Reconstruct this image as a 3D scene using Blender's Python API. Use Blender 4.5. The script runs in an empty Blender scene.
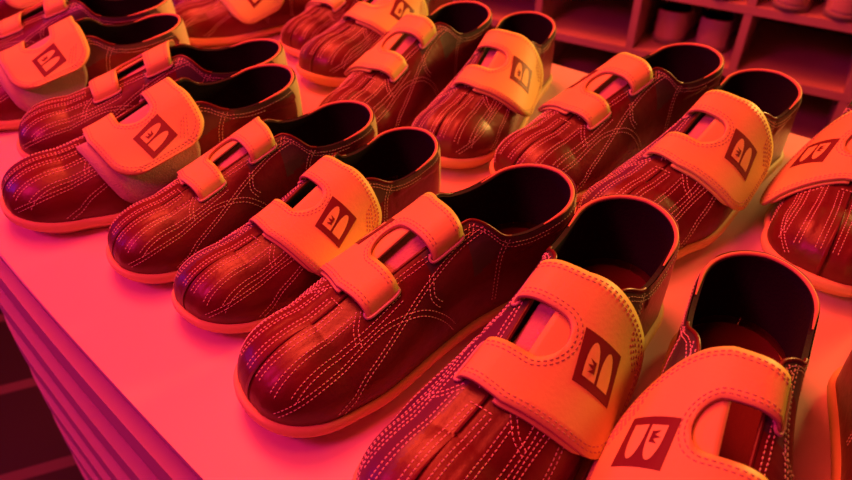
import bpy, math, random
import numpy as np
from mathutils import Vector, Matrix
random.seed(4)
R = math.radians
COL = bpy.context.scene.collection
Z0 = 0.90                      # counter height above the floor

# ------------------------------------------------------------------ materials
def mat(name, base, rough=.5, spec=.5, coat=0, bump=None, var=None, metal=0):
    m = bpy.data.materials.new(name); m.use_nodes = True
    nt = m.node_tree; b = nt.nodes['Principled BSDF']
    b.inputs['Base Color'].default_value = (*base, 1)
    b.inputs['Roughness'].default_value = rough
    b.inputs['Specular IOR Level'].default_value = spec
    b.inputs['Coat Weight'].default_value = coat
    b.inputs['Coat Roughness'].default_value = .3
    b.inputs['Metallic'].default_value = metal
    tc = nt.nodes.new('ShaderNodeTexCoord')
    if var:
        sc, c2, lo, hi = var
        n = nt.nodes.new('ShaderNodeTexNoise'); n.inputs['Scale'].default_value = sc; n.inputs['Detail'].default_value = 5
        r = nt.nodes.new('ShaderNodeMapRange'); r.inputs[1].default_value = lo; r.inputs[2].default_value = hi
        x = nt.nodes.new('ShaderNodeMix'); x.data_type = 'RGBA'
        x.inputs[6].default_value = (*base, 1); x.inputs[7].default_value = (*c2, 1)
        nt.links.new(tc.outputs['Object'], n.inputs['Vector']); nt.links.new(n.outputs['Fac'], r.inputs[0])
        nt.links.new(r.outputs[0], x.inputs[0]); nt.links.new(x.outputs[2], b.inputs['Base Color'])
    if bump:
        sc, st, kind = bump
        if kind == 'cell':
            n = nt.nodes.new('ShaderNodeTexVoronoi'); n.inputs['Scale'].default_value = sc; o = n.outputs['Distance']
        else:
            n = nt.nodes.new('ShaderNodeTexNoise'); n.inputs['Scale'].default_value = sc; n.inputs['Detail'].default_value = 4; o = n.outputs['Fac']
        bp = nt.nodes.new('ShaderNodeBump'); bp.inputs['Strength'].default_value = st; bp.inputs['Distance'].default_value = .001
        nt.links.new(tc.outputs['Object'], n.inputs['Vector']); nt.links.new(o, bp.inputs['Height']); nt.links.new(bp.outputs[0], b.inputs['Normal'])
    return m

M = {}
M['red'] = mat('dark_red_leather', (.145, .013, .020), .38, .45, .15, (160, .5, 'noise'), (22, (.085, .008, .013), .4, .7))
M['magentalit'] = mat('magenta_lit_red_leather', (.13, .035, .11), .42, .45, .15, (160, .5, 'noise'), (22, (.09, .025, .075), .4, .7))  # red leather with the magenta light from the left put into its colour
M['grey'] = mat('charcoal_leather', (.085, .075, .075), .36, .55, .2, (160, .5, 'noise'), (22, (.055, .048, .05), .4, .7))
M['strap'] = mat('white_strap_leather', (.80, .80, .24), .48, .35, 0, (420, .15, 'noise'), (16, (.76, .74, .21), .45, .75))
M['strapedge'] = mat('strap_cut_edge', (.55, .33, .22), .8, .2)
M['tonal'] = mat('tonal_thread', (.50, .36, .26), .7, .2)
M['thread'] = mat('pale_thread', (.88, .76, .66), .7, .2)
M['pad'] = mat('hook_and_loop_pad', (.52, .47, .42), .9, .1, 0, (700, .8, 'noise'))
M['sole'] = mat('tan_rubber_sole', (.80, .60, .28), .55, .3, 0, (200, .3, 'noise'))
M['lining'] = mat('black_lining', (.020, .014, .018), .8, .2, 0, (500, .5, 'noise'))
M['insole'] = mat('dark_red_insole', (.13, .012, .02), .7, .3, 0, (300, .4, 'noise'))
M['print'] = mat('faded_insole_print', (.35, .10, .10), .7, .3)
M['tongue'] = mat('pale_tongue_fabric', (.62, .42, .45), .95, .1, 0, (500, .9, 'noise'))
M['heel'] = mat('cream_heel_leather', (.80, .78, .50), .5, .35, 0, (300, .4, 'noise'), (30, (.66, .57, .40), .45, .7))
M['trim'] = mat('tan_collar_binding', (.70, .42, .20), .55, .3)
M['ring'] = mat('pale_loop_rim', (.60, .50, .44), .35, .5)
M['logo'] = mat('dark_red_print', (.17, .022, .03), .45, .4)
M['counter'] = mat('white_counter_laminate', (.80, .60, .72), .36, .4)
M['ply'] = mat('painted_slat', (.78, .68, .66), .45, .4)
M['gapshade'] = mat('recess_shade_tone', (.06, .03, .035), .7, .2)  # dark colour stands in for the shade in the gaps between slats
M['cubby'] = mat('pale_cubby_board', (.62, .48, .40), .5, .3, 0, None, (6, (.52, .40, .33), .4, .7))
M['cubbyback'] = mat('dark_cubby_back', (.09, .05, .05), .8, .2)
M['sneaker'] = mat('cream_shoe_leather', (.68, .56, .40), .5, .3, 0, (200, .4, 'noise'))
M['sneakersole'] = mat('grey_rubber', (.30, .28, .24), .6, .3)
M['wall'] = mat('dark_red_wall', (.16, .05, .06), .7, .2, 0, (30, .2, 'noise'))

# ------------------------------------------------------------------ mesh helpers
def mk(name, verts, faces, mats, parent=None, mi=None, smooth=True):
    me = bpy.data.meshes.new(name)
    me.from_pydata([tuple(map(float, v)) for v in verts], [], faces)
    for m in mats: me.materials.append(m)
    if mi is not None: me.polygons.foreach_set('material_index', mi)
    me.polygons.foreach_set('use_smooth', [smooth]*len(me.polygons))
    me.update()
    o = bpy.data.objects.new(name, me); COL.objects.link(o); o.parent = parent
    return o

class MB:
    def __init__(s): s.v = []; s.f = []; s.m = []; s.flip = False
    def add(s, v, f, m=0):
        n = len(s.v); s.v += [tuple(map(float, p)) for p in v]
        s.f += [tuple(i+n for i in q) for q in f]; s.m += [m]*len(f)
    def grid(s, P, m=0, closed_u=False):      # P[i][j]
        nu, nv = len(P), len(P[0]); v = [p for r in P for p in r]; f = []
        for i in range(nu if closed_u else nu-1):
            k = (i+1) % nu
            for j in range(nv-1): f.append((i*nv+j, k*nv+j, k*nv+j+1, i*nv+j+1))
        s.add(v, f, m)
    def box(s, a, b, m=0):
        x0, y0, z0 = a; x1, y1, z1 = b
        s.add([(x0,y0,z0),(x1,y0,z0),(x1,y1,z0),(x0,y1,z0),(x0,y0,z1),(x1,y0,z1),(x1,y1,z1),(x0,y1,z1)],
              [(0,3,2,1),(4,5,6,7),(0,1,5,4),(1,2,6,5),(2,3,7,6),(3,0,4,7)], m)
    def tube(s, pts, r, m=0, n=7, closed=False):
        pts = [Vector(p) for p in pts]; N = len(pts); rings = []
        for i, p in enumerate(pts):
            a = pts[(i-1) % N] if (closed or i > 0) else p; b = pts[(i+1) % N] if (closed or i < N-1) else p
            t = (b-a).normalized(); u = t.cross(Vector((0,0,1)))
            if u.length < .2: u = t.cross(Vector((0,1,0)))
            u.normalize(); w = t.cross(u)
            rr = r if not callable(r) else r(i/(N-1))
            rings.append([tuple(p+u*rr*math.cos(2*math.pi*k/n)+w*rr*math.sin(2*math.pi*k/n)) for k in range(n+1)])
        s.grid(rings, m, closed)
    def build(s, name, mats, parent=None, sgn=1, smooth=True, merge=.00002, wl=None):
        v = [(a, b*sgn, c) for a, b, c in s.v]; f = s.f
        if sgn < 0: f = [tuple(reversed(q)) for q in f]
        o = mk(name, v, f, mats, parent, s.m, smooth)
        if merge:
            import bmesh
            bm = bmesh.new(); bm.from_mesh(o.data); bmesh.ops.remove_doubles(bm, verts=bm.verts, dist=merge)
            bmesh.ops.recalc_face_normals(bm, faces=bm.faces) if wl is None else None
            bm.to_mesh(o.data); bm.free()
        return o

# ------------------------------------------------------------------ the shoe's last (left foot, heel at x=0, toe at +x, lateral +y)
def itp(x, xs, ys):
    # smooth monotone-ish interpolation
    xs = list(xs); ys = list(ys)
    if x <= xs[0]: return ys[0]
    if x >= xs[-1]: return ys[-1]
    for i in range(len(xs)-1):
        if x <= xs[i+1]: break
    h = xs[i+1]-xs[i]; t = (x-xs[i])/h
    def sl(k):
        if k <= 0 or k >= len(xs)-1: return (ys[min(k+1, len(xs)-1)]-ys[max(k-1, 0)])/(xs[min(k+1, len(xs)-1)]-xs[max(k-1, 0)])
        return (ys[k+1]-ys[k-1])/(xs[k+1]-xs[k-1])
    a, b = sl(i)*h, sl(i+1)*h
    return (2*t**3-3*t*t+1)*ys[i]+(t**3-2*t*t+t)*a+(-2*t**3+3*t*t)*ys[i+1]+(t**3-t*t)*b
XH, XT, LEN = .040, .232, .290
ZB = .0135
def hw(x, sd):
    if sd > 0: return itp(x, [.04,.08,.12,.16,.19,.21,.232], [.0360,.0365,.0395,.0455,.0495,.0500,.0465])
    return itp(x, [.04,.08,.12,.16,.19,.21,.232], [.0355,.0340,.0345,.0405,.0460,.0475,.0455])
def cy(x): return itp(x, [.04,.12,.19,.232,.29], [0,.0015,.0005,-.003,-.006])
def Ht(x): return itp(x, [.04,.09,.13,.16,.185,.21,.232], [.108,.101,.090,.0785,.0685,.0605,.0545])
def ray(sd, s, grow=0):
    if s < XH:
        th = s/XH*math.pi/2; C = (XH, 0); B = (XH-math.cos(th)*(.037+grow), sd*math.sin(th)*(hw(XH, sd)+grow)); H = Ht(XH)
        out = (-math.cos(th), sd*math.sin(th))
    elif s <= XT:
        C = (s, cy(s)); B = (s, cy(s)+sd*(hw(s, sd)+grow)); H = Ht(s); out = (0, sd)
    else:
        ph = (s-XT)/(LEN-XT)*math.pi/2; C = (XT, cy(XT)); e = .88
        ax = math.sin(ph)**e*(.0525+grow) if ph > 0 else 0; ay = max(math.cos(ph), 0)**e*(hw(XT, sd)+grow)
        B = (XT+ax, cy(XT)+sd*ay-.004*math.sin(ph)); H = Ht(XT); out = (math.sin(ph), sd*math.cos(ph))
    return B, C, H, out
def fr_coef(s):
    k = itp(s, [0,.04,.10,.14,.20,.232,.29], [1,1,.72,.35,.05,.0,.0])   # 1: upright heel wall, 0: rounded vamp
    return .56+.34*k, .56+.28*k
def last(sd, s, w, off=0):
    def P(w):
        B, C, H, out = ray(sd, s); k1, k2 = fr_coef(s)
        a = (1-w)**3; b = 3*w*(1-w)**2; c = 3*w*w*(1-w); d = w**3
        p1 = (B[0]+out[0]*.003, B[1]+out[1]*.003, ZB+(H-ZB)*k1)
        p2 = (C[0]+(B[0]-C[0])*k2, C[1]+(B[1]-C[1])*k2, H)
        return np.array([a*B[0]+b*p1[0]+c*p2[0]+d*C[0], a*B[1]+b*p1[1]+c*p2[1]+d*C[1], a*ZB+b*p1[2]+c*p2[2]+d*H])
    p = P(w)
    if off: p = p+nrm(sd, s, w)*off
    return p
def nrm(sd, s, w):
    w = min(w, .985); s2 = min(max(s, .0005), LEN-.0005)
    a = last(sd, s2, min(w+.01, 1))-last(sd, s2, max(w-.01, 0))
    b = last(sd, min(s2+.001, LEN), w)-last(sd, max(s2-.001, 0), w)
    n = np.cross(b, a)*sd; l = np.linalg.norm(n)
    B, C, H, out = ray(sd, s2)
    if l < 1e-12: return np.array([0,0,1.])
    n = n/l
    if n[2] < -.3 and w > .5: n = -n
    if n @ np.array([out[0], out[1], .35]) < 0: n = -n
    return n
def w_for(sd, s, fn):
    lo, hi = 0, 1
    for _ in range(22):
        m = (lo+hi)/2
        if fn(last(sd, s, m)): lo = m
        else: hi = m
    return (lo+hi)/2
_wc = {}
def wc(sd, s):
    key = (sd, round(s, 5))
    if key in _wc: return _wc[key]
    zc = itp(s, [0,.015,.032,.052,.072,.092,.112], [.083,.0815,.0785,.0745,.0735,.0775,.084])
    a = w_for(sd, s, lambda p: p[2] < zc) if s < .15 else 0
    tw = itp(s, [.086,.112,.135,.16,.18,.190,.196,.2005], [.032,.0255,.0215,.0190,.0165,.013,.008,.0])
    tw *= .62 if sd < 0 and s > .112 else (1-.38*max(0, s-.086)/.026 if sd < 0 else 1)
    b = w_for(sd, s, lambda p: abs(p[1]-cy(s)) > tw) if s > .08 else 0
    t = min(max((s-.086)/.026, 0), 1); t = t*t*(3-2*t)
    r = 1.0 if s >= .2005 else (a*(1-t)+b*t if s < .15 else b)
    _wc[key] = r; return r
def inv(x, y):            # plan position -> (side, s, w)
    if x <= XT:
        s = max(x, XH); d = y-cy(s); sd = 1 if d >= 0 else -1; fr = abs(d)/hw(s, sd)
        B, C, H, out = ray(sd, s)
    else:
        dx, dy = x-XT, y-cy(XT); sd = 1 if dy >= 0 else -1
        lo, hi = XT, LEN
        ang = math.atan2(dx, abs(dy))
        for _ in range(25):
            m = (lo+hi)/2; B, C, H, out = ray(sd, m)
            if math.atan2(B[0]-C[0], abs(B[1]-C[1]) if (B[1]-C[1])*sd > 0 else -abs(B[1]-C[1])) < ang: lo = m
            else: hi = m
        s = (lo+hi)/2; B, C, H, out = ray(sd, s)
    D = math.hypot(B[0]-C[0], B[1]-C[1]); d = math.hypot(x-C[0], y-C[1]) if x > XT else abs(y-C[1])
    w = w_for(sd, s, lambda p: math.hypot(p[0]-C[0], p[1]-C[1]) > min(d, D))
    return sd, s, w
def spring(p):
    x, y, z = p
    t = max(0, (x-.20)/.09); return (x, y, z+.0085*t*t)
def springs(mb): mb.v = [spring(p) for p in mb.v]

def rise(sd, s, w):       # overlapping leather panels stand a little proud
    p = last(sd, s, w); h = .0002
    if s > .20:
        d = abs(p[1]-cy(min(p[0], .26)))
        h += .0008*min(max((d-.0130)/.003, 0), 1)
    else:
        h += .0008
    h += .0009*min(max((.085-s)/.003, 0), 1) if w > .25 else 0
    return h

# ------------------------------------------------------------------ stitching
def stitch(mb, pts, m, dash=.0020, gap=.0011, wd=.00027, ht=.0004):
    # pts: list of (position, normal)
    if len(pts) < 2: return
    P = [np.array(p[0]) for p in pts]; N = [np.array(p[1]) for p in pts]
    L = [0]
    for a, b in zip(P, P[1:]): L.append(L[-1]+np.linalg.norm(b-a))
    def at(d):
        i = int(np.searchsorted(L, d)); i = min(max(i, 1), len(L)-1)
        t = (d-L[i-1])/max(L[i]-L[i-1], 1e-9); return P[i-1]*(1-t)+P[i]*t, N[i-1]*(1-t)+N[i]*t
    d = gap
    while d+dash < L[-1]:
        a, n = at(d); b, n2 = at(d+dash); t = b-a; t /= np.linalg.norm(t)+1e-9
        side = np.cross(t, n); side /= np.linalg.norm(side)+1e-9
        c = (a+b)/2+n*ht
        e = t*dash*.2
        v = [a-side*wd, a+side*wd, b+side*wd, b-side*wd, c-e-side*wd*.8, c-e+side*wd*.8, c+e+side*wd*.8, c+e-side*wd*.8]
        v = v if True else v
        mb.add(v, [(4,5,6,7),(0,1,5,4),(2,3,7,6),(1,2,6,5),(3,0,4,7)], m)
        d += dash+gap
def smooth_poly(c, n=14):
    out = []
    for i in range(len(c)-1):
        p0 = c[max(i-1, 0)]; p1 = c[i]; p2 = c[i+1]; p3 = c[min(i+2, len(c)-1)]
        for k in range(n):
            t = k/n
            out.append(tuple(.5*((2*b)+(-a+cc)*t+(2*a-5*b+4*cc-d)*t*t+(-a+3*b-3*cc+d)*t**3) for a, b, cc, d in zip(p0, p1, p2, p3)))
    out.append(tuple(c[-1])); return out
def sw_line(mb, sd, ctrl, m, dw=None):
    pts = []
    for s, w in smooth_poly(ctrl):
        s = min(max(s, .0005), LEN-.0005); w = min(max(w, .02), .995)
        if w > wc(sd, s)-.01:
            stitch(mb, pts, m); pts = []; continue
        pts.append((last(sd, s, w, rise(sd, s, w)+.0001), nrm(sd, s, w)))
    stitch(mb, pts, m)
def double_sw(mb, sd, ctrl, m, g=.0034):
    # offset a second row along the surface
    c = smooth_poly(ctrl, 6); a = []; b = []
    for i, (s, w) in enumerate(c):
        s0, w0 = c[max(i-1, 0)]; s1, w1 = c[min(i+1, len(c)-1)]
        ds, dw = s1-s0, (w1-w0)*.085; l = math.hypot(ds, dw)+1e-9
        a.append((s, w)); b.append((s-dw/l*g, w+ds/l*g/.085))
    sw_line(mb, sd, a[::3]+[a[-1]], m); sw_line(mb, sd, b[::3]+[b[-1]], m)
def xy_line(mb, ctrl, m):
    pts = []
    for x, y in smooth_poly(ctrl):
        sd, s, w = inv(x, y)
        if w < .03 or w > wc(sd, s)-.008:
            stitch(mb, pts, m); pts = []; continue
        pts.append((last(sd, s, w, rise(sd, s, w)+.0001), nrm(sd, s, w)))
    stitch(mb, pts, m)

# ------------------------------------------------------------------ strap surface: x along the shoe, q across (+ lateral), metres from the spine
_sec = {}
def section(x, sd):
    k = (round(x, 5), sd)
    if k not in _sec:
        P = [last(sd, x, w) for w in np.linspace(1, 0, 60)]; L = [0]
        for a, b in zip(P, P[1:]): L.append(L[-1]+np.linalg.norm(b-a))
        _sec[k] = (np.array(L), np.linspace(1, 0, 60))
    return _sec[k]
TAN = .30
def shear(q): return -TAN*max(0, q-.008)
def strap_pt(x, q, extra, lift):
    x = x+shear(q)
    sd = 1 if q >= 0 else -1
    L, W = section(x, sd)
    def base(qq):
        w = float(np.interp(abs(qq), L, W)); n = nrm(sd, x, w)
        n0 = np.array([n[0]*.3, n[1], n[2]]); n0 /= np.linalg.norm(n0); return last(sd, x, w), n0
    # hovering height over the shoe
    o = itp(q, [-.025,-.0215,-.017,-.009,0,.015,.035,.076], [-.0022,.0015,.0048,.0060,.0050,.0040,.0040,.0050])
    p, n = base(q)
    if q > .022:                     # a stiff flap bends less than the shoe under it
        a, na = base(.022); b, nb = base(.026); t = (b-a)/np.linalg.norm(b-a)
        line = a+t*(q-.022); k = .30 if not lift else .34+lift*48
        p = p*(1-k)+line*k; n = n*(1-k)+na*k; n /= np.linalg.norm(n)
    return p+n*(o+extra)
QEND = .076
def strap_edges(q, qend):
    x0 = itp(q, [-.025,0,.02,.045,.076], [.1220,.1195,.1180,.1225,.1320])
    x1 = itp(q, [-.025,0,.02,.045,.076], [.2030,.2055,.2070,.2085,.2070])
    rr = .020                              # rounded corners at the lateral end
    if q > qend-rr:
        t = (q-(qend-rr))/rr; d = rr*(1-math.sqrt(max(0, 1-t*t))); x0 += d; x1 -= d
    return x0, x1
HC, HR, HQ = .1620, .0145, .0175
def hole(q):
    if q > HQ: return 0
    if q > HQ-HR*.8:
        t = (q-(HQ-HR*.8))/(HR*.8); return HR*math.sqrt(max(0, 1-t*t))
    return HR
def make_strap(name, parent, sgn, lift, th=.0024, qend=None, dx=0, drop=0, pad=False, mats=None):
    if qend is None: qend = QEND-(.013 if lift else 0)
    qs = []
    q0 = .004 if pad else -.025
    qa = HQ-HR*.8
    if not pad: qs += list(np.linspace(q0, qa, 18)[:-1]) + [qa+HR*.8*math.sin(t) for t in np.linspace(0, math.pi/2, 9)]
    else: qs += list(np.linspace(q0, HQ, 5))
    qb = qend-.020
    qs += list(np.linspace(HQ, qb, 14)[1:-1]) + [qb+.020*math.sin(t) for t in np.linspace(0, math.pi/2, 10)]
    NX = 7; top = []; 
    mb = MB()
    ext = -drop
    rows = []
    for q in qs:
        x0, x1 = strap_edges(q, qend); x0 += dx; x1 += dx; h = 0 if pad else hole(q)
        A = [x0+(HC-h-x0)*t for t in np.linspace(0, 1, NX)]; B = [HC+h+(x1-HC-h)*t for t in np.linspace(0, 1, NX)]
        rows.append((q, A, B))
    def sheet(extra):
        return ([[strap_pt(x, q, extra, lift) for x in A] for q, A, B in rows], [[strap_pt(x, q, extra, lift) for x in B] for q, A, B in rows])
    r = th*.35
    for zz, m in ((ext+th, 0), (ext, 1)):
        a, b = sheet(zz); mb.grid(a, m); mb.grid(b, m)
    # side walls, slightly bulged
    def wall(path):
        g = []
        for x, q in path: g.append([strap_pt(x, q, ext+th*(1-k), lift) for k in (0, .5, 1)])
        mb.grid(g, 1)
    wall([(A[0], q) for q, A, B in rows]); wall([(B[-1], q) for q, A, B in rows])
    wall([(x, rows[-1][0]) for x in rows[-1][1]]); wall([(x, rows[-1][0]) for x in rows[-1][2]])
    wall([(x, rows[0][0]) for x in rows[0][1]]); wall([(x, rows[0][0]) for x in rows[0][2]])
    if not pad:
        hr = [(q, A, B) for q, A, B in rows if q <= HQ+1e-9]
        wall([(A[-1], q) for q, A, B in hr]); wall([(B[0], q) for q, A, B in hr])
        # tonal double stitching following the outline
        for ins in (.0028, .0052):
            for k in range(2):
                path = []
                qq = np.linspace(-.0185, qend-ins, 70)
                for q in qq:
                    x0, x1 = strap_edges(min(q*qend/(qend-ins), qend), qend)
                    path.append((x0+ins if k == 0 else x1-ins, q))
                pts = []
                for x, q in path:
                    p = strap_pt(x, q, th+.0001, lift); pts.append((p, nrm(1 if q >= 0 else -1, x, .8)))
                stitch(mb, pts, 2, .0022, .0014, .00036, .0003)
            x0, x1 = strap_edges(qend-ins, qend)
            pts = [(strap_pt(x, qend-ins, th+.0001, lift), nrm(1, x, .4)) for x in np.linspace(x0+ins*.5, x1-ins*.5, 20)]
            stitch(mb, pts, 2, .0022, .0014, .00036, .0003)
            hp = [(HC-HR-ins, q) for q in np.linspace(-.0175, qa, 14)] + [(HC-(HR+ins)*math.cos(t), qa+(HR*.8+ins)*math.sin(t)) for t in np.linspace(0, math.pi, 20)] + [(HC+HR+ins, q) for q in np.linspace(qa, -.0175, 14)]
            stitch(mb, [(strap_pt(x, q, th+.0001, lift), nrm(1 if q >= 0 else -1, x, .8)) for x, q in hp], 2, .0022, .0014, .00036, .0003)
        # slanted rows near the lateral end
        for j in range(3):
            c = [(.1305+j*.0035, qend-.030+j*.0015), (.154+j*.0035-.010, qend-.0085-j*.0004)]
            pts = [(strap_pt(c[0][0]*(1-t)+c[1][0]*t, c[0][1]*(1-t)+c[1][1]*t, th+.0001, lift), nrm(1, .15, .5)) for t in np.linspace(0, 1, 12)]
            stitch(mb, pts, 2, .0022, .0014, .00036, .0003)
    springs(mb)
    return mb.build(name, mats or [M['strap'], M['strapedge'], M['tonal']], parent, sgn)

def make_logo(parent, sgn, lift, th=.0024, cx=.164, cq=.0385, hs=.0140):
    mb = MB(); ROT = TAN if TAN > 0 else .16
    def pt(u, v, e):      # u reader's right, v up (towards the medial side)
        a = (-sgn)*u*hs; b = -v*hs; x = cx+a*math.cos(ROT)-b*math.sin(ROT); q = cq+b*math.cos(ROT)+a*math.sin(ROT); x -= shear(q)-shear(cq)
        return strap_pt(x, q, th+e, lift)
    n = 8
    g = [[pt(-1+2*i/n, -1+2*j/n, .00035) for j in range(n+1)] for i in range(n+1)]; mb.grid(g, 0)
    bd = [(-1+2*i/n, -1) for i in range(n+1)]+[(1, -1+2*i/n) for i in range(1, n+1)]+[(1-2*i/n, 1) for i in range(1, n+1)]+[(-1, 1-2*i/n) for i in range(1, n+1)]
    mb.grid([[pt(u, v, .00035), pt(u, v, -.0002)] for u, v in bd], 0)
    def shape(poly, m, e):
        c = (sum(p[0] for p in poly)/len(poly), sum(p[1] for p in poly)/len(poly))
        mid = [((p[0]+c[0])/2, (p[1]+c[1])/2) for p in poly]; k = len(poly)
        v = [pt(*p, e) for p in poly]+[pt(*p, e) for p in mid]+[pt(*c, e)]
        f = []
        for i in range(k):
            j = (i+1) % k; f.append((i, j, k+j, k+i)); f.append((k+i, k+j, 2*k))
        mb.add(v, f, m)
    for vc_ in (.375, -.375):
        poly = [(-.66, vc_-.31)]
        for t in np.linspace(-math.pi/2, math.pi/2, 15):
            poly.append((-.40+1.12*math.cos(t)**.9 if abs(math.cos(t)) > 1e-6 else -.40, vc_+.31*math.sin(t)))
        poly.append((-.66, vc_+.31))
        shape(poly, 1, .0006)
    # little crown, its points towards the medial side
    c = (-.18, .375)
    for pl in ([(-.22,-.17),(.22,-.17),(.22,-.06),(-.22,-.06)], [(-.22,-.07),(-.07,-.07),(-.26,.14)], [(-.09,-.07),(.09,-.07),(0,.20)], [(.07,-.07),(.22,-.07),(.26,.14)]):
        shape([(c[0]+a, c[1]+b) for a, b in pl], 0, .0009)
    springs(mb)
    return mb.build('logo_patch', [M['logo'], M['strap']], parent, sgn, smooth=False, wl=1 if False else None)

# ------------------------------------------------------------------ shoe builder
def make_shoe(sgn, lift=0.0, tongue=True, kind='rental'):
    root = bpy.data.objects.new('bowling_shoe' if kind == 'rental' else 'shoe', None); COL.objects.link(root)
    root.empty_display_size = .05
    um = [M['red'], M['magentalit'], M['grey'], M['thread']] if kind == 'rental' else [M['sneaker']]*3+[M['thread']]
    # --- upper
    mb = MB()
    S = sorted(set(list(np.linspace(0, .04, 13))+list(np.linspace(.04, .192, 58))+list(np.linspace(.192, .2005, 9))+list(np.linspace(.2005, LEN, 44))))
    NW = 40
    for sd in (1, -1):
        g = []
        for s in S:
            c = wc(sd, s); c = min(c, .9999)
            g.append([last(sd, s, c*t, rise(sd, s, c*t)) if c*t < .97 else last(sd, s, c*t)+np.array([0,0,rise(sd, s, c*t)]) for t in np.linspace(0, 1, NW)])
        nu, nv = len(g), NW
        v = [p for r in g for p in r]; f = []; mi = []
        for i in range(nu-1):
            for j in range(nv-1):
                f.append((i*nv+j, (i+1)*nv+j, (i+1)*nv+j+1, i*nv+j+1))
                s = S[i]; w = wc(sd, s)*(j+.5)/(nv-1)
                m = 0
                if s < .20:
                    if s < .118 and w > .30: m = 2
                    if sd < 0 and s > .10 and w > .60: m = 2 if s < .15 else 0
                if sgn > 0 and sd < 0 and m == 0 and w > .22:  # left shoes only: medial side painted as if lit magenta
                    q = last(sd, min(s, LEN), min(w, 1))
                    if s < .20 or abs(q[1]-cy(min(q[0], .26))) > .0145: m = 1
                mi.append(m)
        n = len(mb.v); mb.v += [tuple(p) for p in v]; mb.f += [tuple(a+n for a in q) for q in f]; mb.m += mi
    body_v = len(mb.v)
    # rolled edge along the facing
    for sd in (1, -1):
        pts = [last(sd, s, wc(sd, s), .0006) for s in np.linspace(.085, .2003, 50)]
        mb.tube(pts, .0013, 0)
    if kind == 'rental':
        for sd in (1, -1):
            for k, (s0, s1) in enumerate(((.004, .203), (.05, .203))):
                pts = []
                for s in np.linspace(s0, s1, 130):
                    # constant inset from the edge
                    c = wc(sd, s); e = last(sd, s, c); w = c; ins = .0045+k*.003
                    for _ in range(20):
                        w -= .008
                        if np.linalg.norm(last(sd, s, w)-e) > ins: break
                    pts.append((last(sd, s, w, rise(sd, s, w)+.0001), nrm(sd, s, w)))
                stitch(mb, pts, 3)
            # toe rows in plan
            for d in (.0040, .0075): xy_line(mb, [(.213, sd*d), (.24, -.003+sd*d*1.05), (.278, -.005+sd*d*1.1)], 3)
            for d in (.0170, .0200): xy_line(mb, [(.209, sd*(d-.001)), (.235, -.002+sd*d), (.276, -.005+sd*d*1.15)], 3)
            for d in (.0280, .0310): xy_line(mb, [(.176, sd*(d-.005)), (.205, sd*(d-.001)), (.235, -.002+sd*d), (.268, -.004+sd*(d+.003))], 3)
            # side seams
            double_sw(mb, sd, [(.272, .12), (.25, .38), (.225, .52), (.195, .56), (.165, .40), (.140, .10)], 3)
            double_sw(mb, sd, [(.240, .06), (.222, .30), (.195, .44), (.160, .56), (.125, .62), (.095, .60)], 3)
            double_sw(mb, sd, [(.102, .06), (.098, .30), (.082, .45), (.060, .50), (.034, .47), (.006, .40)], 3)
            double_sw(mb, sd, [(.203, .80), (.212, .68), (.215, .56)], 3)
            double_sw(mb, sd, [(.118, .62), (.112, .74), (.108, .86)], 3)
            double_sw(mb, sd, [(.150, .60), (.155, .44), (.150, .34)], 3)
        stitch(mb, [(last(1 if y >= 0 else -1, .212, inv(.212, y)[2] if abs(y) > .0005 else .99, .0006), (0,0,1)) for y in np.linspace(-.0085, .0085, 16)], 3)
    springs(mb)
    mb.build('upper', um, root, sgn, merge=.00004, wl=1)
    # --- lining
    mb = MB()
    for sd in (1, -1):
        g = []
        for s in np.linspace(0, .232, 70):
            c = min(wc(sd, s), .999)
            g.append([last(sd, s, c*t, -.0020) if c*t < .97 else last(sd, s, c*t)+np.array([0,0,-.002]) for t in np.linspace(.12, 1, 16)])
        mb.grid(g, 0)
        mb.grid([[last(sd, s, wc(sd, s), -.002), last(sd, s, wc(sd, s), .0012)] for s in np.linspace(0, .2003, 80)], 0)
    springs(mb); mb.build('lining', [M['lining']], root, sgn, merge=.00004, wl=1)
    # --- collar trim (pale binding round the heel)
    mb = MB()
    pts = [last(1, s, wc(1, s), .0002) for s in np.linspace(.055, .0003, 30)]+[last(-1, s, wc(-1, s), .0002) for s in np.linspace(.0003, .055, 30)]
    mb.tube(pts, lambda t: .0016*min(1, .35+4*min(t, 1-t)), 0, 9)
    springs(mb); mb.build('collar_trim', [M['trim']], root, sgn)
    # --- heel panel
    mb = MB(); g = []
    for k in np.linspace(-1, 1, 21):
        sd = 1 if k >= 0 else -1; row = []
        for t in np.linspace(0, 1, 14):
            s = abs(k)*(.025-.006*math.sin(t*math.pi)+.004*t); c = wc(sd, s)
            row.append(last(sd, max(s, .0004), .03+(c-.03)*t, .0026*(1-abs(k)**8)+.0006))
        g.append(row)
    mb.grid(g, 0); springs(mb); mb.build('heel_panel', [M['heel'] if kind == 'rental' else M['sneaker']], root, sgn, wl=1)
    # --- insole
    mb = MB(); g = []
    for sd in (1, -1):
        g = []
        for s in np.linspace(0, .25, 30):
            B, C, H, out = ray(sd, s, -.003)
            g.append([(C[0]+(B[0]-C[0])*t, C[1]+(B[1]-C[1])*t, .0165+.003*t*t) for t in np.linspace(0, 1, 5)])
        mb.grid(g, 0)
    for k in range(3):     # faded stamp near the heel
        g = [[(.050+.006*k+a, -.010+b, .0171) for b in (0, .018-.004*k)] for a in (0, .0035)]
        mb.grid(g, 1)
    springs(mb); mb.build('insole', [M['insole'], M['print']], root, sgn)
    # --- sole: welt, body, separate heel lift
    mb = MB()
    rail = [ray(1, s, .0)[0]+ray(1, s)[3] for s in np.linspace(0, LEN, 70)]+[ray(-1, s, .0)[0]+ray(-1, s)[3] for s in np.linspace(LEN, 0, 70)][1:-1]
    th = 1.0 if kind == 'rental' else 1.9
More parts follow.
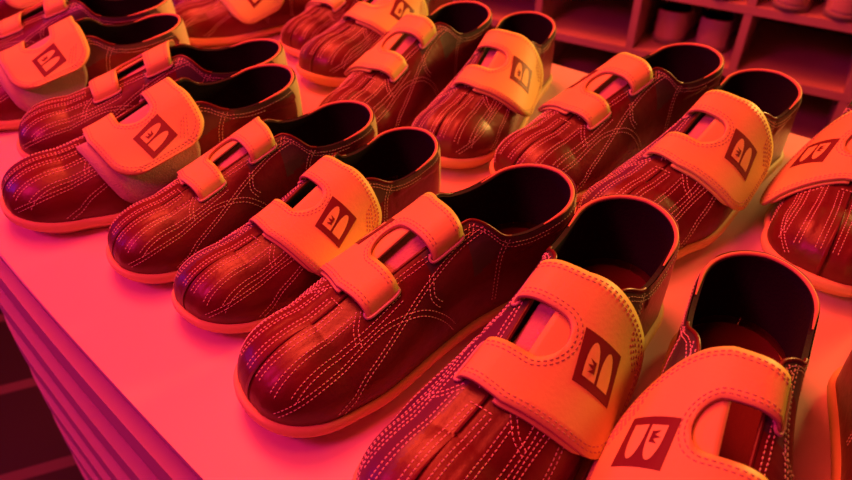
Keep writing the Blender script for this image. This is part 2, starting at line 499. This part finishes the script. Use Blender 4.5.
    prof = [(.0012, ZB+.0012), (.0034, ZB+.0006), (.0047, ZB-.0014), (.0047, ZB-.0050), (.0034, ZB-.0074), (-.004, ZB-.0078)]
    ring = []
    for bx, by, ox, oy in rail: ring.append([(bx+ox*o, by+oy*o, z) for o, z in prof])
    mb.grid(ring, 0, True)
    n = len(rail); base = len(mb.v)-n*len(prof)
    for lvl in (0, len(prof)-1):
        for i in range(1, n//2):
            a, b = i, (n-i) % n; c, d = i+1, (n-i-1) % n
            if i+1 <= n//2: mb.f.append((base+a*len(prof)+lvl, base+c*len(prof)+lvl, base+d*len(prof)+lvl, base+b*len(prof)+lvl)); mb.m.append(0)
    # heel lift
    hl = []
    for sd, ss in ((1, np.linspace(0, .078, 24)), (-1, np.linspace(.078, 0, 24)[:-1])):
        for s in ss:
            B, C, H, out = ray(sd, s, .002); hl.append([(B[0], B[1], ZB-.0070), (B[0], B[1], .0015), (C[0]*.05+B[0]*.95, B[1]*.96, 0), (C[0]*.9+.1*B[0], 0, 0)])
    mb.grid(hl, 0, True)
    # forefoot tread
    ft = []
    for sd, ss in ((1, np.linspace(.12, .288, 30)), (-1, np.linspace(.288, .12, 30))):
        for s in ss:
            B, C, H, out = ray(sd, s, -.001); ft.append([(B[0], B[1], ZB-.0072), (B[0]-out[0]*.002, B[1]-out[1]*.002, max(0, .0)), (C[0]*.8+.2*B[0], C[1], 0)])
    mb.grid(ft, 0, True)
    springs(mb); mb.build('sole', [M['sole'] if kind == 'rental' else M['sneakersole']], root, sgn)
    # --- tongue
    if tongue:
        mb = MB(); g = []; g2 = []
        for s in np.linspace(.122, .208, 24):
            up = .004*max(0, (.14-s)/.02)
            ro = []; r2 = []
            for k in np.linspace(-1, 1, 13):
                sd = 1 if k >= 0 else -1; t = abs(k)*(.0150 if s > .14 else .0150-.25*(.14-s))*(.62 if sd < 0 else 1)
                w = w_for(sd, s, lambda p: abs(p[1]-cy(s)) > t)
                p = last(sd, s, w)+np.array([0, 0, -.0035+up-.0015*abs(k)]); ro.append(p); r2.append(p+np.array([0,0,-.003]))
            g.append(ro); g2.append(r2)
        mb.grid(g, 0); mb.grid([list(reversed(r)) for r in g2], 0); mb.grid([[a, b] for a, b in zip(g[0], g2[0])], 0)
        mb.grid([[a[0], b[0]] for a, b in zip(g, g2)], 0); mb.grid([[a[-1], b[-1]] for a, b in zip(g, g2)], 0)
        springs(mb); mb.build('tongue', [M['tongue'] if kind == 'rental' else M['sneaker']], root, sgn)
    # --- strap, pad, loops
    if kind == 'rental':
        st = make_strap('strap', root, sgn, lift)
        make_logo(st, sgn, lift)
        make_strap('fastener_pad', root, sgn, 0, th=.0016, qend=QEND-.006 if not lift else QEND+.008, dx=.0015 if not lift else .010, drop=.0025, pad=True, mats=[M['pad'] if lift else M['strap'], M['strapedge']])
        for xc in ((.1220+HC-HR)/2, (.2030+HC+HR)/2):
            mb = MB(); pts = []
            hx = .0138; hq = .0030
            for t in np.linspace(0, 2*math.pi, 40, endpoint=False):
                c, s_ = math.cos(t), math.sin(t)
                x = xc+hx*math.copysign(abs(c)**.45, c); q = .0215+hq*math.copysign(abs(s_)**.6, s_)
                L, W = section(x, -1); w = float(np.interp(q, L, W)); pts.append(last(-1, x, w, .0022))
            mb.tube(pts, .0011, 0, 7, True); springs(mb); mb.build('strap_loop', [M['ring']], root, sgn)
    return root

def dup(root):
    r = root.copy(); COL.objects.link(r)
    for ch in root.children:
        c = ch.copy(); COL.objects.link(c); c.parent = r
        for g in ch.children:
            d = g.copy(); COL.objects.link(d); d.parent = c
    return r

# ------------------------------------------------------------------ place the shoes
#  key: (side, lift, tongue), heel xy, heading, size, label
SHOES = [
 ('R', 0, 1, .3, (-.1610,.7460), -157.2, 1.0, 'bowling shoe with two bare strap ends, just behind the lifted-flap shoe near the counter corner'),
 ('L', 1, 1, .3, (-.1395,.6795), -144.8, 1.025, 'bowling shoe with lifted logo flap, toe nearest the counter corner, left of frame'),
 ('R', 0, 1, .3, (-.0565,.6165), -140.8, .93, 'slim-looking bowling shoe with two bare strap ends, second pair from the counter corner'),
 ('L', 0, 0, .3, (.0020,.5700), -134.0, .915, 'bowling shoe with closed orange logo flap over a dark empty opening, left of centre'),
 ('R', 0, 1, .3, (.1120,.4880), -141.5, 1.04, 'bowling shoe with pink strap ends in two loops, full toe showing at bottom centre'),
 ('L', 0, 1, .3, (.1705,.4450), -126.6, 1.08, 'bowling shoe with the largest orange logo flap, toe cut off at the bottom edge'),
 ('R', 0, 0, -.28, (.2390,.3840), -115.5, 1.05, 'bowling shoe with pink flap and wide open heel showing its insole, bottom right'),
 ('L', 0, 1, .3, (.3370,.3465), -114, 1.0, 'bowling shoe cut off by the right edge, beside the one showing its insole'),
 ('L', 1, 1, .3, (-.2950,.8243), -153.6, .99, 'bowling shoe with lifted orange flap at the far left, toe out of frame'),
 ('R', 0, 1, .3, (-.330,.895), -162, 1.0, 'bowling shoe half hidden behind the far left lifted flap, bare strap ends showing'),
 ('L', 0, 1, .3, (-.430,1.088), -163, 1.0, 'bowling shoe in the top left corner with only its seamed toe side showing'),
 ('L', 0, 1, .3, (-.140,1.072), -149, .90, 'back row bowling shoe with the smallest orange logo flap, at the top edge'),
 ('R', 0, 1, .3, (-.158,1.145), -155, .90, 'bowling shoe toe at the top edge, farthest behind the smallest logo flap'),
 ('L', 0, 1, .3, (.0180,1.0400), -123.4, 1.0, 'bowling shoe with orange logo flap cut by the top edge, left of top centre'),
 ('R', 0, 1, .3, (-.036,1.088), -128, .87, 'bowling shoe with one strap end visible between the two small flaps at the top'),
 ('L', 0, 1, .3, (.1345,.8640), -116.5, .98, 'bowling shoe with tan logo flap at top centre, toe pointing down at the camera'),
 ('R', 0, 1, .3, (.0630,.8860), -125.5, 1.025, 'bowling shoe with two bare orange strap ends, at top centre left of the tan flap'),
 ('R', 0, 1, .3, (.3140,.7480), -143.5, 1.05, 'bowling shoe with pink tongue and two bare strap ends, in front of the cubby shelf'),
 ('L', 0, 1, .3, (.3660,.6850), -135.0, 1.05, 'bowling shoe with pale orange logo flap and charcoal heel, in front of the cubby shelf'),
 ('R', 0, 1, -.28, (.4960,.6720), -128, 1.04, 'back row bowling shoe with red-pink logo flap cut by the right edge'),
 ('L', 0, 1, .3, (.5650,.6080), -123, 1.0, 'bowling shoe with only its toe showing at the right edge, beyond the open heel'),
]
protos = {}
for sd, lf, tg, tn, (hx, hy), a, sc, lab in SHOES:
    k = (sd, lf, tg, tn); TAN = tn
    if k not in protos: o = protos[k] = make_shoe(1 if sd == 'L' else -1, .011*lf, bool(tg))
    else: o = dup(protos[k])
    o.location = (hx, hy, Z0+.0004); o.rotation_euler = (0, 0, R(a)); o.scale = (sc, sc, sc)
    o['label'] = lab; o['category'] = 'shoe'; o['group'] = 'bowling shoes lined up on the counter'

# ------------------------------------------------------------------ counter
def smooth2(c, n=10): return smooth_poly(c, n)
edge = smooth2([(.30,-.135),(.09,.050),(-.141,.256),(-.25,.355),(-.33,.430),(-.41,.508),(-.47,.567),(-.52,.625),(-.556,.69),(-.585,.77),(-.60,.87),(-.61,1.0),(-.61,1.35)])
far = [(-.45,1.35),(.176,.891),(.422,.711),(.90,.36),(.90,-.135)]
# continue the back edge straight: from (.422,.711) backwards
bx, by = .176-.422, .891-.711; l = math.hypot(bx, by); bx /= l; by /= l
far = [(.176+bx*.75-.0, .891+by*.75), (.176, .891), (.422, .711), (.422-bx*.55, .711-by*.55)]
edge = [p for p in edge if not (p[1] > 1.30)] + [(-.61, 1.36)]
outline = edge + far
croot = bpy.data.objects.new('counter', None); COL.objects.link(croot); croot.location = (0, 0, 0)
croot['label'] = 'white counter with rounded corner and horizontally slatted front, covered in bowling shoes'; croot['category'] = 'counter'
def slab(name, poly, z0, z1, m, bev=.0, parent=croot):
    n = len(poly); v = []; f = []
    levels = [(z1, bev), (z1-bev, 0), (z0, 0)] if bev else [(z1, 0), (z0, 0)]
    c = np.mean(poly, axis=0)
    for z, ins in levels:
        for i, p in enumerate(poly):
            d = np.array(c)-np.array(p); d /= np.linalg.norm(d); v.append((p[0]+d[0]*ins, p[1]+d[1]*ins, z))
    f.append(tuple(range(n))); f.append(tuple(reversed(range((len(levels)-1)*n, len(levels)*n))))
    for k in range(len(levels)-1):
        for i in range(n): j = (i+1) % n; f.append((k*n+j, k*n+i, (k+1)*n+i, (k+1)*n+j))
    o = mk(name, v, f, [m], parent, None, False)
    import bmesh
    bm = bmesh.new(); bm.from_mesh(o.data); bmesh.ops.recalc_face_normals(bm, faces=bm.faces); bm.to_mesh(o.data); bm.free()
    return o
def inset(path, d):
    out = []
    for i, p in enumerate(path):
        a = np.array(path[max(i-1, 0)]); b = np.array(path[min(i+1, len(path)-1)]); t = b-a; t /= np.linalg.norm(t)
        nn = np.array([t[1], -t[0]]); out.append((p[0]+nn[0]*d, p[1]+nn[1]*d))
    return out
slab('countertop', outline, Z0-.007, Z0, M['counter'], .0015)
def wrapbody(name, d, z0, z1, m, d2=None):
    a = inset(edge, d)+far; return slab(name, a, z0, z1, m)
wrapbody('cabinet_body', .055, .0, Z0-.0075, M['gapshade'])
z = Z0-.042
while z > .05:
    P0 = inset(edge, -.004); P1 = inset(edge, .0555)
    mb = MB()
    g = [[(*b, z), (*a, z), (*a, z-.034), (*b, z-.034)] for a, b in zip(P0, P1)]
    mb.grid(g, 0); mb.build('slat', [M['ply']], croot, smooth=False)
    z -= .092

# ------------------------------------------------------------------ cubby unit behind the counter
ang = R(-29); ux, uy = math.cos(ang), math.sin(ang); nx, ny = -uy, ux      # n points away from camera
PX, PY, PZ = .495, 1.667, Z0-.295
cub = bpy.data.objects.new('cubby_shelf', None); COL.objects.link(cub); cub.location = (PX, PY, 0); cub.rotation_euler = (0, 0, ang)
cub['label'] = 'pale wooden cubby shelf for shoes standing behind the counter'; cub['category'] = 'shelf'
CW, CH, D, T = .247, .150, .38, .018
shelf_z = [PZ+CH*k for k in range(-4, 4)]
for zz in shelf_z:
    mb = MB(); mb.box((-CW*5, 0, zz-T), (CW*4, D, zz)); mb.build('shelf_board', [M['cubby']], cub, smooth=False)
for i in range(-5, 5):
    mb = MB()
    for zz in shelf_z[:-1]: mb.box((i*CW-T/2, .001, zz+.0005), (i*CW+T/2, D-.001, zz+CH-T-.0005))
    mb.build('divider', [M['cubby']], cub, smooth=False)
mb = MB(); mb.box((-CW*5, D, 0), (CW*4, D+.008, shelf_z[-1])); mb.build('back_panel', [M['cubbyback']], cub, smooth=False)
mb = MB(); mb.box((-CW*5, .02, 0), (CW*4, D, shelf_z[0]-T-.001)); mb.build('plinth', [M['cubby']], cub, smooth=False)

pr = None
def shelf_shoe(i, k, dx, dy, sd, a, lab, kind='other'):
    global pr
    key = ('shelf', sd)
    if key not in protos: protos[key] = make_shoe(1 if sd == 'L' else -1, 0, True, 'other')
    o = protos[key] if key not in used else dup(protos[key]); used.add(key)
    lx, ly = i*CW+dx, dy
    o.location = (PX+ux*lx+nx*ly, PY+uy*lx+ny*ly, shelf_z[k]+.0006); o.rotation_euler = (0, 0, ang+R(a)); o.scale = (.98,)*3
    o['label'] = lab; o['category'] = 'shoe'; o['group'] = 'shoes in the cubby shelf'
used = set()
shelf_shoe(1, 5, .075, -.004, 'R', 90, 'cream shoe on the cubby shelf at the top right, left one of two')
shelf_shoe(1, 5, .180, -.004, 'L', 90, 'cream shoe on the cubby shelf at the top right, beside the frame edge')
shelf_shoe(0, 5, .070, -.004, 'R', 92, 'cream shoe sole peeking at the top edge in the left cubby')
shelf_shoe(0, 5, .174, -.004, 'L', 88, 'cream shoe sole peeking at the top edge beside the cubby divider')
shelf_shoe(0, 4, .070, .062, 'R', 90, 'shoe deep in the dim cubby below the top shelf, left one')
shelf_shoe(0, 4, .174, .062, 'L', 90, 'shoe deep in the dim cubby below the top shelf, right one')

# ------------------------------------------------------------------ room
def struct(name, a, b, m):
    mb = MB(); mb.box(a, b); o = mb.build(name, [m], None, smooth=False); o['kind'] = 'structure'; return o
fm = bpy.data.materials.new('dark_floor_with_pale_strips'); fm.use_nodes = True
nt = fm.node_tree; b = nt.nodes['Principled BSDF']; b.inputs['Roughness'].default_value = .6
tc = nt.nodes.new('ShaderNodeTexCoord'); mp = nt.nodes.new('ShaderNodeMapping'); mp.inputs['Rotation'].default_value = (0, 0, R(-22))
sx = nt.nodes.new('ShaderNodeSeparateXYZ'); ma = nt.nodes.new('ShaderNodeMath'); ma.operation = 'MULTIPLY_ADD'; ma.inputs[1].default_value = 1/.262; ma.inputs[2].default_value = 19.89
fr = nt.nodes.new('ShaderNodeMath'); fr.operation = 'FRACT'; lt = nt.nodes.new('ShaderNodeMath'); lt.operation = 'LESS_THAN'; lt.inputs[1].default_value = .11
mx = nt.nodes.new('ShaderNodeMix'); mx.data_type = 'RGBA'; mx.inputs[6].default_value = (.02, .012, .015, 1); mx.inputs[7].default_value = (.13, .07, .09, 1)
L_ = nt.links.new
L_(tc.outputs['Object'], mp.inputs[0]); L_(mp.outputs[0], sx.inputs[0]); L_(sx.outputs['Y'], ma.inputs[0]); L_(ma.outputs[0], fr.inputs[0]); L_(fr.outputs[0], lt.inputs[0])
L_(lt.outputs[0], mx.inputs[0]); L_(mx.outputs[2], b.inputs['Base Color'])
struct('floor', (-4, -2, -.05), (4, 4.4, 0), fm)
struct('wall_back', (-4, 4.4, 0), (4, 4.5, 3), M['wall'])

# ------------------------------------------------------------------ light
def area(name, loc, target, size, power, color):
    l = bpy.data.lights.new(name, 'AREA'); l.shape = 'RECTANGLE'; l.size, l.size_y = size; l.energy = power; l.color = color
    o = bpy.data.objects.new(name, l); COL.objects.link(o); o.location = loc
    o.rotation_euler = (Vector(target)-Vector(loc)).to_track_quat('-Z', 'Y').to_euler(); return o
area('red_ceiling_light', (-.5, 1.5, 2.9), (0, .6, .9), (.9, .7), 78, (1, .062, .028))
area('magenta_side_light', (-1.3, -.1, 2.15), (0, .6, .9), (.45, .45), 20, (1, .012, .19))
area('blue_side_light', (-2.0, .9, 1.35), (-.2, .6, .9), (.3, .3), 2.6, (.08, .02, 1))
area('amber_side_light', (1.9, 1.8, 1.6), (.1, .6, .9), (.45, .45), 46, (1, .50, .10))
area('red_cubby_fill', (-.5, .5, 2.8), (.6, 1.7, .6), (.8, .8), 26, (1, .05, .025))  # unseen fill, added to brighten the cubby shelf
w = bpy.data.worlds.new('world'); bpy.context.scene.world = w; w.use_nodes = True
w.node_tree.nodes['Background'].inputs[0].default_value = (1, .04, .06, 1); w.node_tree.nodes['Background'].inputs[1].default_value = .05

# ------------------------------------------------------------------ camera
cd = bpy.data.cameras.new('camera'); co = bpy.data.objects.new('camera', cd); COL.objects.link(co)
cd.sensor_width = 36; cd.lens = 700/852*36; cd.clip_start = .01
pit, rol = R(38), R(.9)
fw = Vector((0, math.cos(pit), -math.sin(pit))); rt = Vector((1, 0, 0)); up = rt.cross(fw)
r2 = rt*math.cos(rol)+up*math.sin(rol); u2 = -rt*math.sin(rol)+up*math.cos(rol)
co.matrix_world = Matrix(((r2.x, u2.x, -fw.x, 0), (r2.y, u2.y, -fw.y, 0), (r2.z, u2.z, -fw.z, Z0+.393), (0, 0, 0, 1)))
cd.dof.use_dof = True; cd.dof.focus_distance = .50; cd.dof.aperture_fstop = 8
sc = bpy.context.scene; sc.camera = co
sc.view_settings.view_transform = 'Standard'; sc.view_settings.look = 'None'; sc.view_settings.gamma = 1; sc.view_settings.exposure = -.18
sc.view_settings.use_curve_mapping = False
